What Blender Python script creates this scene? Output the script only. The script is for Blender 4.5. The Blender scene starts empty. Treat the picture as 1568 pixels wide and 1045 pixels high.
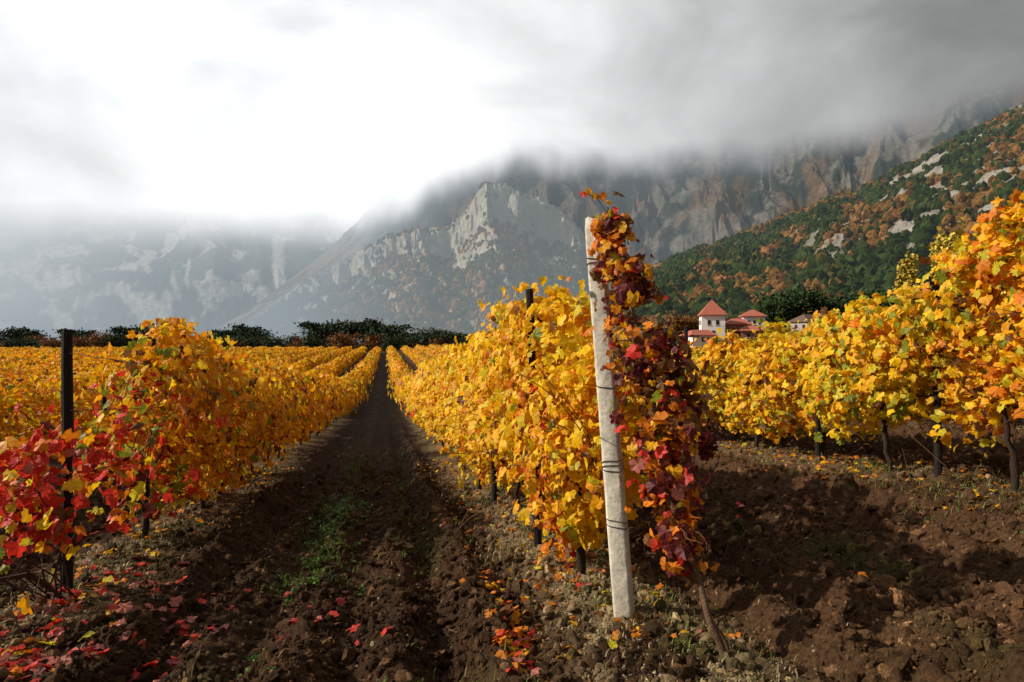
import bpy, math, numpy as np
from mathutils import Vector
R=np.random.default_rng(11)
YAW=math.radians(10.5); F=1045.0; CZ=1.53
sY,cY=math.sin(YAW),math.cos(YAW)
SAZ=math.radians(-84); SEL=math.radians(33)
def P(u,v,d):
    lat=(u-784)/F*d
    return (d*sY+lat*cY, d*cY-lat*sY, CZ+(522.5-v)/F*d)
# ---------------- noise
T2=R.random((256,256)); T2b=R.random((256,256)); T2c=R.random((256,256))
def vn(x,y):
    x=np.asarray(x,float); y=np.asarray(y,float)
    xi=np.floor(x).astype(int); yi=np.floor(y).astype(int)
    fx=x-xi; fy=y-yi; fx=fx*fx*(3-2*fx); fy=fy*fy*(3-2*fy)
    a=T2[xi&255,yi&255];b=T2[(xi+1)&255,yi&255];c=T2[xi&255,(yi+1)&255];d=T2[(xi+1)&255,(yi+1)&255]
    return (a*(1-fx)+b*fx)*(1-fy)+(c*(1-fx)+d*fx)*fy
def fbm(x,y,o=4):
    s=0;a=.5;t=0
    for i in range(o):
        s=s+a*vn(x*1.0+i*17.3,y*1.0+i*9.1); t+=a; a*=.5
        x,y=(x*.8-y*.6)*2.03,(x*.6+y*.8)*2.03
    return s/t
def ridged(x,y,o=4):
    s=0;a=.5;t=0
    for i in range(o):
        s=s+a*(1-np.abs(2*vn(x+i*13.7,y+i*5.3)-1)); t+=a; a*=.5
        x,y=(x*.8-y*.6)*2.03,(x*.6+y*.8)*2.03
    return s/t
def lumps(x,y):
    x=np.asarray(x,float);y=np.asarray(y,float)
    xi=np.floor(x).astype(int); yi=np.floor(y).astype(int); h=np.zeros(x.shape)
    for dx in (-1,0,1):
        for dy in (-1,0,1):
            a,b=(xi+dx)&255,(yi+dy)&255
            cx=xi+dx+T2[a,b]; cy=yi+dy+T2b[a,b]; r=.25+.6*T2c[a,b]**1.5
            d=(np.abs(x-cx)**1.6+np.abs(y-cy)**1.6)/r**1.6
            h=np.maximum(h,np.sqrt(np.clip(1-d,0,1))*r)
    return h
T3=R.random((32,32,32))
def vn3(p):
    i=np.floor(p).astype(int); f=p-i; f=f*f*(3-2*f); r=0
    for a in (0,1):
        for b in (0,1):
            for c in (0,1):
                w=(f[:,0] if a else 1-f[:,0])*(f[:,1] if b else 1-f[:,1])*(f[:,2] if c else 1-f[:,2])
                r=r+w*T3[(i[:,0]+a)&31,(i[:,1]+b)&31,(i[:,2]+c)&31]
    return r
def sm(a,b,x):
    t=np.clip((x-a)/(b-a),0,1); return t*t*(3-2*t)
# ---------------- mesh helpers
COLL=bpy.context.scene.collection
def mesh_obj(name,V,Fc,mat,col=None,smooth=False,parent=None,attrs=None):
    V=np.asarray(V,np.float32); Fc=np.asarray(Fc,np.int32)
    me=bpy.data.meshes.new(name)
    me.vertices.add(len(V)); me.vertices.foreach_set('co',V.ravel())
    k=Fc.shape[1]
    me.loops.add(Fc.size); me.loops.foreach_set('vertex_index',Fc.ravel())
    me.polygons.add(len(Fc)); me.polygons.foreach_set('loop_start',np.arange(0,Fc.size,k,dtype=np.int32))
    me.polygons.foreach_set('use_smooth',np.full(len(Fc),smooth))
    me.update(calc_edges=True)
    if col is not None:
        c=np.ones((len(V),4),np.float32); c[:,:col.shape[1]]=col
        at=me.color_attributes.new('Col','FLOAT_COLOR','POINT'); at.data.foreach_set('color',c.ravel())
    if attrs:
        for n,a in attrs.items():
            if a.ndim==1:
                at=me.attributes.new(n,'FLOAT','POINT'); at.data.foreach_set('value',a.astype(np.float32))
            else:
                c=np.ones((len(V),4),np.float32); c[:,:a.shape[1]]=a
                at=me.color_attributes.new(n,'FLOAT_COLOR','POINT'); at.data.foreach_set('color',c.ravel())
    me.materials.append(mat)
    o=bpy.data.objects.new(name,me); COLL.objects.link(o)
    if parent: o.parent=parent
    return o
def empty(name,loc=(0,0,0)):
    e=bpy.data.objects.new(name,None); e.location=loc; e.empty_display_size=.2; COLL.objects.link(e); return e
def stamp(TV,TF,C,M,S):
    N=len(C); S=np.asarray(S)
    if S.ndim==1: S=S[:,None]
    if TV.ndim==2: L=TV[None]*S[:,None,:]
    else: L=TV*S[:,None,:]
    V=np.einsum('nij,nkj->nki',M,L)+C[:,None,:]
    n=V.shape[1]
    Fa=TF[None]+(np.arange(N)*n)[:,None,None]
    return V.reshape(-1,3),Fa.reshape(-1,TF.shape[1])
class B:
    def __init__(s): s.V=[];s.F=[];s.C=[];s.n=0
    def add(s,V,Fc,col=None):
        V=np.asarray(V,float);Fc=np.asarray(Fc,int)
        if Fc.shape[1]==4: Fc=np.concatenate([Fc[:,[0,1,2]],Fc[:,[0,2,3]]])
        s.V.append(V); s.F.append(Fc+s.n); s.n+=len(V)
        c=np.empty((len(V),3)); c[:]=(.5,.5,.5) if col is None else col; s.C.append(c)
    def obj(s,name,mat,**k):
        return mesh_obj(name,np.concatenate(s.V),np.concatenate(s.F),mat,col=np.concatenate(s.C),**k)
def nrm(v): return v/np.maximum(np.linalg.norm(v,axis=-1,keepdims=True),1e-9)
def tube(pts,rad,sides=6,jit=0,cap=True):
    pts=np.asarray(pts,float); n=len(pts); rad=np.broadcast_to(np.asarray(rad,float),(n,))
    t=nrm(np.gradient(pts,axis=0)); ref=np.array([0.,1,0]) if abs(t[0][1])<.8 else np.array([1.,0,0])
    a=nrm(np.cross(t,ref)); b=np.cross(t,a)
    th=np.linspace(0,2*np.pi,sides,endpoint=False)
    rr=rad[:,None]*(1+jit*(R.random((n,sides))-.5))
    V=pts[:,None]+rr[...,None]*(np.cos(th)[None,:,None]*a[:,None]+np.sin(th)[None,:,None]*b[:,None])
    V=V.reshape(-1,3); Fc=[]
    for i in range(n-1):
        for j in range(sides):
            k=(j+1)%sides; p,q,r,s_=i*sides+j,i*sides+k,(i+1)*sides+k,(i+1)*sides+j
            Fc+=[(p,q,r),(p,r,s_)]
    if cap:
        for e,base in ((0,0),(n-1,(n-1)*sides)):
            V=np.vstack([V,pts[e]]); c=len(V)-1
            for j in range(sides):
                Fc.append((base+j,base+(j+1)%sides,c) if e else (base+(j+1)%sides,base+j,c))
    return V,np.array(Fc)
def rotrand(N):
    q=nrm(R.normal(size=(N,4))); w,x,y,z=q.T
    return np.stack([np.stack([1-2*(y*y+z*z),2*(x*y-z*w),2*(x*z+y*w)],-1),np.stack([2*(x*y+z*w),1-2*(x*x+z*z),2*(y*z-x*w)],-1),np.stack([2*(x*z-y*w),2*(y*z+x*w),1-2*(x*x+y*y)],-1)],1)
def frame(nv,tip):
    nv=nrm(nv); t=nrm(tip-nv*(nv*tip).sum(-1,keepdims=True)); b=np.cross(t,nv)
    return np.stack([b,t,nv],-1)
# ---------------- materials
def mat_new(name):
    m=bpy.data.materials.new(name); m.use_nodes=True; nt=m.node_tree; nt.nodes.clear()
    return m,nt,nt.nodes.new('ShaderNodeOutputMaterial')
def N(nt,t,**k):
    n=nt.nodes.new(t)
    for a,b in k.items(): setattr(n,a,b)
    return n
def cloud_nodes(nt,vec):
    """overcast sky colour as a function of world direction (x0.1 = radiance)"""
    L=nt.links.new
    def M(op,a,b=None,c=None,clamp=False):
        n=N(nt,'ShaderNodeMath',operation=op); n.use_clamp=clamp
        for i,v in enumerate((a,b,c)):
            if v is None: continue
            if isinstance(v,(int,float)): n.inputs[i].default_value=v
            else: L(v,n.inputs[i])
        return n.outputs[0]
    sky=N(nt,'ShaderNodeTexSky'); sky.sky_type='NISHITA'; sky.sun_disc=False; sky.sun_elevation=SEL; sky.sun_rotation=SAZ%(2*math.pi)
    L(vec,sky.inputs[0])
    sp_=N(nt,'ShaderNodeSeparateXYZ'); L(vec,sp_.inputs[0])
    azd=M('MULTIPLY',M('ARCTAN2',sp_.outputs[0],sp_.outputs[1]),180/math.pi)
    eld=M('MULTIPLY',M('ARCSINE',sp_.outputs[2]),180/math.pi)
    mp=N(nt,'ShaderNodeMapping'); mp.inputs['Scale'].default_value=(1,1,1.8); mp.inputs['Rotation'].default_value=(.35,.3,0); L(vec,mp.inputs['Vector'])
    n1=N(nt,'ShaderNodeTexNoise'); n1.inputs['Scale'].default_value=3.4; n1.inputs['Detail'].default_value=8; n1.inputs['Roughness'].default_value=.52; n1.inputs['Distortion'].default_value=.3; L(mp.outputs[0],n1.inputs['Vector'])
    n2=N(nt,'ShaderNodeTexNoise'); n2.inputs['Scale'].default_value=3.0; n2.inputs['Detail'].default_value=8; n2.inputs['Distortion'].default_value=.35; L(mp.outputs[0],n2.inputs['Vector'])
    wob=M('MULTIPLY',M('SUBTRACT',n1.outputs['Fac'],.5),34)
    azt=M('ADD',M('ADD',azd,wob),M('MULTIPLY',M('SUBTRACT',eld,14),.45))
    cr=N(nt,'ShaderNodeValToRGB'); L(M('MULTIPLY_ADD',azt,1/360,.5),cr.inputs[0])
    els=cr.color_ramp.elements
    stops=[(-90,.6),(-36,.90),(-22,1.0),(-8,1.14),(6,1.22),(14,1.08),(22,.86),(31,.62),(40,.44),(50,.27),(90,.22)]
    els[0].position=0; els[0].color=(.26,.26,.26,1); els[1].position=1; els[1].color=(.26,.26,.26,1)
    for a_,v_ in stops:
        e_=els.new(a_/360+.5); e_.color=(v_,v_,v_,1)
    mr=N(nt,'ShaderNodeMapRange'); mr.inputs[1].default_value=.35; mr.inputs[2].default_value=.65; mr.inputs[3].default_value=.78; mr.inputs[4].default_value=1.13; L(n2.outputs['Fac'],mr.inputs[0])
    br=M('MULTIPLY',cr.outputs['Color'],mr.outputs[0])
    cc_=N(nt,'ShaderNodeVectorMath',operation='SCALE'); cc_.inputs[0].default_value=(9.85,10.0,10.1); L(br,cc_.inputs['Scale'])
    hole=M('MULTIPLY',M('MULTIPLY_ADD',n1.outputs['Fac'],7,-3.1,clamp=True),M('MULTIPLY',M('MULTIPLY_ADD',azd,-.06,.2,clamp=True),M('MULTIPLY_ADD',eld,.1,-1.0,clamp=True)))
    hole=M('MULTIPLY',hole,.36)
    mx=N(nt,'ShaderNodeMix',data_type='RGBA'); L(hole,mx.inputs[0]); L(cc_.outputs[0],mx.inputs[6]); L(sky.outputs[0],mx.inputs[7])
    return mx.outputs[2]
def leaf_mat():
    m,nt,o=mat_new('vine_leaf'); L=nt.links.new
    a=N(nt,'ShaderNodeAttribute',attribute_name='Col')
    no=N(nt,'ShaderNodeTexNoise'); no.inputs['Scale'].default_value=45; no.inputs['Detail'].default_value=3
    tc=N(nt,'ShaderNodeTexCoord'); L(tc.outputs['Object'],no.inputs['Vector'])
    mr=N(nt,'ShaderNodeMapRange'); mr.inputs[1].default_value=.3; mr.inputs[2].default_value=.7; mr.inputs[3].default_value=.74; mr.inputs[4].default_value=1.14
    L(no.outputs['Fac'],mr.inputs[0])
    vm=N(nt,'ShaderNodeVectorMath',operation='SCALE'); L(a.outputs['Color'],vm.inputs[0]); L(mr.outputs[0],vm.inputs['Scale'])
    p=N(nt,'ShaderNodeBsdfPrincipled'); p.inputs['Roughness'].default_value=.5; p.inputs['Specular IOR Level'].default_value=.3
    L(vm.outputs[0],p.inputs['Base Color'])
    tr=N(nt,'ShaderNodeBsdfTranslucent'); L(vm.outputs[0],tr.inputs['Color'])
    mx=N(nt,'ShaderNodeMixShader'); mx.inputs[0].default_value=.42
    L(p.outputs[0],mx.inputs[1]); L(tr.outputs[0],mx.inputs[2]); L(mx.outputs[0],o.inputs['Surface'])
    return m
def vc_mat(name,rough=.9,scale=20,lo=.6,hi=1.3,bump=.5,dist=.02,spec=.2):
    m,nt,o=mat_new(name); L=nt.links.new
    a=N(nt,'ShaderNodeAttribute',attribute_name='Col')
    tc=N(nt,'ShaderNodeTexCoord')
    no=N(nt,'ShaderNodeTexNoise'); no.inputs['Scale'].default_value=scale; no.inputs['Detail'].default_value=6; no.inputs['Roughness'].default_value=.65
    L(tc.outputs['Object'],no.inputs['Vector'])
    mr=N(nt,'ShaderNodeMapRange'); mr.inputs[1].default_value=.3; mr.inputs[2].default_value=.7; mr.inputs[3].default_value=lo; mr.inputs[4].default_value=hi
    L(no.outputs['Fac'],mr.inputs[0])
    vm=N(nt,'ShaderNodeVectorMath',operation='SCALE'); L(a.outputs['Color'],vm.inputs[0]); L(mr.outputs[0],vm.inputs['Scale'])
    p=N(nt,'ShaderNodeBsdfPrincipled'); p.inputs['Roughness'].default_value=rough; p.inputs['Specular IOR Level'].default_value=spec
    L(vm.outputs[0],p.inputs['Base Color'])
    bp=N(nt,'ShaderNodeBump'); bp.inputs['Strength'].default_value=bump; bp.inputs['Distance'].default_value=dist
    L(no.outputs['Fac'],bp.inputs['Height']); L(bp.outputs[0],p.inputs['Normal'])
    L(p.outputs[0],o.inputs['Surface']); return m
def land_mat():
    m,nt,o=mat_new('mountain_land_painted_haze'); L=nt.links.new
    try: m.cycles.emission_sampling='NONE'
    except Exception as ex: print(ex)
    a=N(nt,'ShaderNodeAttribute',attribute_name='Col'); h=N(nt,'ShaderNodeAttribute',attribute_name='PaintedHaze'); mi=N(nt,'ShaderNodeAttribute',attribute_name='PaintedCloud')
    tc=N(nt,'ShaderNodeTexCoord')
    no=N(nt,'ShaderNodeTexNoise'); no.inputs['Scale'].default_value=.06; no.inputs['Detail'].default_value=8; no.inputs['Roughness'].default_value=.75
    L(tc.outputs['Object'],no.inputs['Vector'])
    mr=N(nt,'ShaderNodeMapRange'); mr.inputs[1].default_value=.3; mr.inputs[2].default_value=.7; mr.inputs[3].default_value=.45; mr.inputs[4].default_value=1.5
    L(no.outputs['Fac'],mr.inputs[0])
    vm=N(nt,'ShaderNodeVectorMath',operation='SCALE'); L(a.outputs['Color'],vm.inputs[0]); L(mr.outputs[0],vm.inputs['Scale'])
    d=N(nt,'ShaderNodeBsdfDiffuse'); L(vm.outputs[0],d.inputs['Color'])
    bp=N(nt,'ShaderNodeBump'); bp.inputs['Strength'].default_value=.8; bp.inputs['Distance'].default_value=8
    L(no.outputs['Fac'],bp.inputs['Height']); L(bp.outputs[0],d.inputs['Normal'])
    e=N(nt,'ShaderNodeEmission'); L(h.outputs['Color'],e.inputs['Color'])  # aerial haze painted in as emission, mixed over the land colour
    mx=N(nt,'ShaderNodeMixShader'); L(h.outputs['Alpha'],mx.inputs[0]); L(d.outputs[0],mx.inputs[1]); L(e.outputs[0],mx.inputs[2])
    # cloud painted on the upper slopes: they emit the sky's cloud colour, by world position
    ge=N(nt,'ShaderNodeNewGeometry'); nv=N(nt,'ShaderNodeVectorMath',operation='NORMALIZE'); L(ge.outputs['Position'],nv.inputs[0])
    t=N(nt,'ShaderNodeEmission'); t.inputs['Strength'].default_value=.1; L(cloud_nodes(nt,nv.outputs[0]),t.inputs['Color'])
    m2=N(nt,'ShaderNodeMixShader')
    L(mi.outputs['Fac'],m2.inputs[0]); L(mx.outputs[0],m2.inputs[1]); L(t.outputs[0],m2.inputs[2]); L(m2.outputs[0],o.inputs['Surface'])
    return m
LEAF=leaf_mat(); LAND=land_mat()
SOIL=vc_mat('tilled_soil',.95,45,.3,1.6,1.0,.02,.1)
WOOD=vc_mat('dark_wood',.85,60,.5,1.5,.6,.01)
BARK=vc_mat('vine_bark',.9,80,.5,1.5,.8,.01)
CONC=vc_mat('weathered_concrete',.85,35,.68,1.12,.6,.008)
STONE=vc_mat('clod',.95,90,.4,1.6,1.0,.01,.1)
PLANT=vc_mat('plant',.7,30,.6,1.3,.2,.01)
WALL=vc_mat('plaster',.9,1.5,.85,1.08,.1,.01)
ROOF=vc_mat('roof_tile',.85,6,.6,1.3,.4,.05)
WIRE=vc_mat('wire',.6,30,.8,1.2,.1,.001)
NEED=vc_mat('pine_needles',.8,2,.5,1.5,.2,.01)
# ---------------- terrain
ty=np.arange(-60,420,1.0)
tz=np.interp(ty,[-60,-20,3.4,10,20,30,45,60,100,160,200,420],[1.0,.9,0,-.5,-1.25,-1.85,-2.2,-2.25,-1.95,-1.5,-1.5,-1.8])
kk=np.exp(-(np.arange(-10,11)/3.5)**2); kk/=kk.sum()
tzs=np.convolve(np.pad(tz,10,mode='edge'),kk,'valid')
tzs-=np.interp(3.4,ty,tzs)
ROWX0,SP=1.24,3.17
def gz(x,y):
    b=np.interp(y,ty,tzs)
    r=.80*(1-np.exp(-.235*np.maximum(0,x-1.24)))
    far=sm(200,500,np.hypot(x,y))
    rx=(x-ROWX0+SP/2)%SP-SP/2
    near=1-sm(15,40,np.hypot(x,y))
    berm=.07*np.exp(-(rx/.32)**2)
    mid=np.abs(rx)-SP/2
    rut=-.06*np.exp(-((mid+.62)/.16)**2)
    return (b+r)*(1-far)-2.0*far+near*(berm+rut)
def clod(x,y):
    near=1-sm(12,34,np.hypot(x,y))
    wx=x+.05*(vn(x*14,y*14)-.5)+.02*vn(x*40,y*40); wy=y+.05*(vn(x*14+50,y*14)-.5)+.02*vn(x*40,y*40+9)
    pat=(.35+.9*vn(x*1.6+9,y*1.6))*(1+.55*sm(1.6,2.2,x))
    n=.07*(fbm(x*2.3,y*2.3,3)-.5)+.068*lumps(wx*6,wy*6)*pat+.06*lumps(wx*13+7,wy*13)*pat+.034*(vn(x*33,y*33)-.5)
    rx=(x-ROWX0+SP/2)%SP-SP/2
    flat=.4+.6*sm(.25,.6,np.abs(rx))
    fur=.055*np.sin(x*13.5+1.3*(fbm(x*.8,y*.5,2)))*sm(-.2,.2,np.abs(rx)-.5)*(.6+.8*vn(x*2,y*.8))
    return near*(n*flat+fur)
def axis(a,b,step,lo,hi,g=1.09):
    c=list(np.arange(a,b,step)); s=step; v=c[-1]
    while v<hi: s*=g; v+=s; c.append(v)
    s=step; v=c[0]; pre=[]
    while v>lo: s*=g; v-=s; pre.append(v)
    return np.array(pre[::-1]+c)
gx=axis(-5,7.5,.021,-5000,5000,1.06); gy=axis(2.0,9,.021,-300,5000,1.02)
X,Y=np.meshgrid(gx,gy,indexing='ij')
Z=gz(X,Y)+clod(X,Y)
def soilcol(x,y):
    rx=(x-ROWX0+SP/2)%SP-SP/2
    n=fbm(x*1.7,y*1.7,4); n2=vn(x*14,y*14)
    c=np.empty(x.shape+(3,)); c[:]=(.068,.034,.0155)
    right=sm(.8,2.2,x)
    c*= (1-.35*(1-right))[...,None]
    c*=(1-.45*sm(10,25,y)*sm(2,0,x))[...,None]  # farther left aisles darkened: row shade painted over their own dark soil
    c*=(.5+1.0*n)[...,None]
    strip=np.exp(-(rx/.36)**4)*sm(.3,.55,n+.3*(n2-.5))
    st=np.where(x>3,.4,np.where(x<0,.6,.95))*strip
    dry=np.array((.19,.135,.068)); c=c*(1-st[...,None])+dry*st[...,None]*(.6+.7*n2)[...,None]
    g=(sm(.50,.62,fbm(x*2.1+31,y*1.1+7,3)))*(.6*np.exp(-((rx-1.4)/.25)**2)+.35*np.exp(-(rx/.4)**2)+.4*np.exp(-((rx+.95)/.15)**2))*(x<3)
    g=np.clip(g,0,.5)[...,None]; c=c*(1-g)+np.array((.038,.05,.010))*g
    far=sm(150,260,np.hypot(x,y))[...,None]; c=c*(1-far)+np.array((.05,.05,.022))*far
    return c
nx,ny=X.shape
idx=np.arange(nx*ny).reshape(nx,ny)
Fq=np.stack([idx[:-1,:-1],idx[1:,:-1],idx[1:,1:],idx[:-1,1:]],-1).reshape(-1,4)
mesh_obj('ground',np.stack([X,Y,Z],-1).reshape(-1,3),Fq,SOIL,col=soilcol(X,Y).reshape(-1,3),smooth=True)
# ---------------- ico template
def ico(sub):
    import bmesh
    bm=bmesh.new(); bmesh.ops.create_icosphere(bm,subdivisions=sub,radius=1)
    V=np.array([v.co[:] for v in bm.verts]); Fc=np.array([[v.index for v in f.verts] for f in bm.faces]); bm.free(); return V,Fc
I1=ico(1); I2=ico(2)
def blobs(C,S,sub=1,amp=.5,M=None):
    TV,TF=I1 if sub==1 else I2
    n=len(C); 
    if sub==1: j=1+amp*(R.random((n,len(TV)))-.5)
    else:
        off=R.random((n,1,3))*30; q=(TV[None]*1.3+off).reshape(-1,3)
        j=(.45+1.0*vn3(q)+.35*(vn3(q*2.7)-.5)).reshape(n,-1)
    V=TV[None]*j[...,None]
    return stamp(V,TF,C,rotrand(n) if M is None else M,S),len(TV)
def inview(x,y,mar=.12):
    d=x*sY+y*cY; l=x*cY-y*sY
    return (d>2)&(np.abs(l)<(.75+mar)*d+.3)
def rowd(x): return np.abs((x-ROWX0+SP/2)%SP-SP/2)
def scatter_clods(name,n,smin,smax,sub,dmax,bright,colr=None,xr=None,pw=2.2):
    d=2.6+(dmax-2.6)*R.random(n)**1.4; l=(R.random(n)*2-1)*.85*d
    x=d*sY+l*cY; y=d*cY-l*sY
    k=R.random(n)<(xr(x,y) if xr is not None else (.3+.7*sm(.3,.7,vn(x*2.3,y*2.3))))
    x,y=x[k],y[k]
    n=len(x); s=smin+(smax-smin)*R.random(n)**pw
    z=gz(x,y)+clod(x,y)+s*.1
    S=s[:,None]*np.stack([.7+.7*R.random(n),.7+.7*R.random(n),.5+.35*R.random(n)],-1)
    (V,Fc),k=blobs(np.stack([x,y,z],-1),S,sub,.9)
    if colr is None:
        m=bright*(.5+1.0*R.random(n)); m[R.random(n)<.10]*=2.3; c=soilcol(x,y)*m[:,None]  # a random few brightened to paint in sunlit crumb highlights
    else: c=np.array(colr)[None]*(.4+1.0*R.random(n))[:,None]
    mesh_obj(name,V,Fc,STONE,col=np.repeat(c,k,0),smooth=False)
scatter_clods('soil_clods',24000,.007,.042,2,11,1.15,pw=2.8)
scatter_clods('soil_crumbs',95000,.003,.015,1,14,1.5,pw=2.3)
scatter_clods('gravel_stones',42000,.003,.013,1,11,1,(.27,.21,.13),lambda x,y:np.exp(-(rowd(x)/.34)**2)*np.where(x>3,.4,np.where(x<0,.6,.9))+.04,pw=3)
# ---------------- leaves
ang=[90,74,62,40,24,8,-14,-38,-62,-84]; rad=[1,.84,.70,.92,.80,.68,.82,.74,.68,.25]
pr=[(a,r) for a,r in zip(ang,rad)]; pl=[(180-a,r) for a,r in zip(ang[1:],rad[1:])]
out=pr[::-1]+pl
OV=np.array([(r*math.cos(math.radians(a)),r*math.sin(math.radians(a)),0) for a,r in out])
n_=len(OV)
LV=np.vstack([[0,0,0],OV]); LF=np.array([(0,1+i,1+(i+1)%n_) for i in range(n_)])
LVr=np.hypot(LV[:,0],LV[:,1]); 
out2=[(90,1),(35,.85),(-15,.75),(-70,.55),(250,.55),(195,.75),(145,.85)]
MV=np.vstack([[0,0,0],[(r*math.cos(math.radians(a)),r*math.sin(math.radians(a)),0) for a,r in out2]]); MF=np.array([(0,1+i,1+(i+1)%7) for i in range(7)])
QV=np.array([(0,1,0),(.8,0,.15),(0,-.8,0),(-.8,.1,.15)]); QF=np.array([(0,1,2),(0,2,3)])
PAL=dict(Y=(.97,.58,.010),G=(.92,.42,.008),O=(.80,.23,.012),R=(.70,.045,.024),D=(.14,.022,.02),N=(.27,.29,.02),L=(.76,.60,.03),B=(.19,.075,.022),K=(.6,.18,.13))
def pick(n,w):
    k=list(w.keys()); p=np.array([w[i] for i in k],float); p/=p.sum()
    c=np.array([PAL[i] for i in k])[R.choice(len(k),n,p=p)]
    return c*(.74+.38*R.random(n))[:,None]
def leaves(C,nv,size,col,lod,rim=True,tipdown=1.0):
    n=len(C)
    tip=np.stack([R.normal(size=n)*.6,R.normal(size=n)*.6,-tipdown+R.normal(size=n)*.5],-1)
    M=frame(nv,tip)
    TV,TF={0:(LV,LF),1:(MV,MF),2:(QV,QF)}[lod]
    V=np.repeat(TV[None],n,0).copy()
    if lod<2:
        fold=(R.random(n)*.7-.05)[:,None]; curl=(R.random(n)*1.3-.45)[:,None]; tw=(R.random(n)-.5)[:,None]*1.0
        ax=np.abs(TV[:,0])[None]; rr=(TV[:,0]**2+TV[:,1]**2)[None]
        V[:,:,2]=-fold*ax-curl*rr*.5+tw*TV[:,0][None]*TV[:,1][None]+.16*(R.random((n,len(TV)))-.5)
        V[:,:,:2]*=(1+.24*(R.random((n,len(TV),1))-.5))
        V[:,:,0]*=(.75+.4*R.random(n))[:,None]
    V,Fc=stamp(V,TF,C,M,size)
    k=len(TV); c=np.repeat(col[:,None],k,1)
    if rim and lod==0:
        e=(R.random(n)<.5)[:,None,None]*(LVr[None,:,None]**2)*.5*(.5+R.random((n,k,1)))
        e=np.clip(e,0,.8)
        c=c*(1-e)+c*np.array((.92,.55,.6))*e
        c[:,0]*=np.array((.96,1.12,1.0))
    return V,Fc,c.reshape(-1,3)
def row_pts(k,y0,y1,perm,topf,botf,densf=None,w=.36,gap=.39):
    x0=ROWX0+SP*k; n=int((y1-y0)*perm*1.7)
    y=y0+(y1-y0)*R.random(n)
    top=topf(y)+.40*(vn(y*1.4,np.full(n,k*7.7))-.5)+.40*(vn(y*5.5,np.full(n,k*3.3))-.5)
    bot=botf(y)+.45*(vn(y*1.9,np.full(n,k*5.1+60))-.5)+.34*(vn(y*6,np.full(n,k*5.1+90))-.5)
    q=R.beta(1.15,1.1,n); h=bot+(top-bot)*q
    ww=w*np.interp(y,[3,5,9],[.75,.8,1.0])*(.45+.75*np.sin(np.pi*np.clip(q*.9+.05,0,1)))*(.5+1.0*vn(y*2.2,np.full(n,k*2.9+20)))
    lat=R.normal(size=n)*ww*.62; lat=np.clip(lat,-1.5*ww,1.5*ww)
    x=x0+lat; p=np.stack([x*3.4,y*3.4,h*3.4],-1)
    keep=vn3(p+k*3.7)>gap-.25*(1-R.random(n))
    if densf is not None: keep&=R.random(n)<densf(y,h)
    x,y,h,lat=x[keep],y[keep],h[keep],lat[keep]
    z=gz(np.full_like(y,x0),y)+h
    m=len(x)
    nv=np.stack([lat/.2*1.0,R.normal(size=m)*.3-.25,.25+h*.2+R.normal(size=m)*.3],-1)+.75*R.normal(size=(m,3))
    return np.stack([x,y,z],-1),nv,h
def rowcol(k,C,h):
    n=len(C); y=C[:,1]
    if k==0:
        c=pick(n,dict(Y=8,G=3,O=.6,L=1.5,N=.25,B=.3))
        hot=vn3(C*1.8+5)+.26*np.exp(-((C[:,1]-4.2)/1.0)**2)-.14*(h-.7); k1=R.random(n)<sm(.58,.92,hot)*.8
        c[k1]=pick(k1.sum(),dict(O=5.5,R=2,D=.4,G=2.5,B=.4))
    elif k==1:
        c=pick(n,dict(Y=6,G=3.5,L=2.5,N=.8,O=.8,B=.5))
        a=vn3(C*1.1+9); k1=R.random(n)<sm(.55,.8,a)*.6; c[k1]=pick(k1.sum(),dict(L=4,N=2,Y=3))
        k2=R.random(n)<sm(5.0,4.0,y)*.6; c[k2]=pick(k2.sum(),dict(O=3,G=4,B=.6,Y=1.5))
    elif k==-1:
        c=pick(n,dict(Y=3.5,G=6,O=1.6,L=1.0,N=.4,B=.7))
        a=vn3(C*1.4+2); k1=R.random(n)<sm(.5,.7,a)*sm(9,6,y)*.7; c[k1]=pick(k1.sum(),dict(N=2.4,B=1.5,G=3,L=1))
        k2=R.random(n)<sm(7.2,5.4,y+.8*(h-.6))*.75; c[k2]=pick(k2.sum(),dict(R=5,O=2.5,D=.7,N=1,L=1))
    else:
        c=pick(n,dict(Y=3.6,G=5.2,O=1.9,L=1,N=.5,B=.7))
        a=vn(C[:,0]*.07+3,C[:,1]*.05); c*=(.8+.3*a)[:,None]
    return c
TOP={0:lambda y:np.interp(y,[3.4,4.2,5,6,8,12,30],[1.45,1.75,1.9,1.85,1.72,1.7,1.65]),
     1:lambda y:np.interp(y,[2.5,4,4.6,5.4,7,9,30],[2.15,2.0,1.85,1.65,1.45,1.32,1.3]),
    -1:lambda y:np.interp(y,[3,5.2,5.9,6.4,7.0,7.8,9,30],[.8,1.0,1.4,1.85,1.75,1.6,1.6,1.6])}
BOT={0:lambda y:np.interp(y,[3.4,4,5,8,30],[.70,.33,.33,.42,.45]),
     1:lambda y:np.interp(y,[2.5,4,6,30],[.32,.36,.33,.33]),
    -1:lambda y:np.interp(y,[3,4.6,5.2,6,9,30],[.3,.3,.5,.2,.3,.4])}
DEN={-1:lambda y,h:np.interp(y,[3,3.9,4.6,4.9,5.8,6.2,6.7],[.04,.04,.06,.08,.12,.6,1]),
     0:lambda y,h:np.interp(y,[3.5,3.9,4.3],[.35,.8,1]),
     1:lambda y,h:.45+.55*sm(.3,.8,h+.3*(vn(y*3,y*0+5)-.3))}
def mk_row(k,y0,y1,perm,size,lod):
    C,nv,h=row_pts(k,y0,y1,perm,TOP.get(k,lambda y:np.full_like(y,1.55 if k<0 else 1.3)),BOT.get(k,lambda y:np.full_like(y,.4)),DEN.get(k))
    s=size*(.55+.8*R.random(len(C)))
    return leaves(C,nv,s,rowcol(k,C,h),lod)
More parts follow.
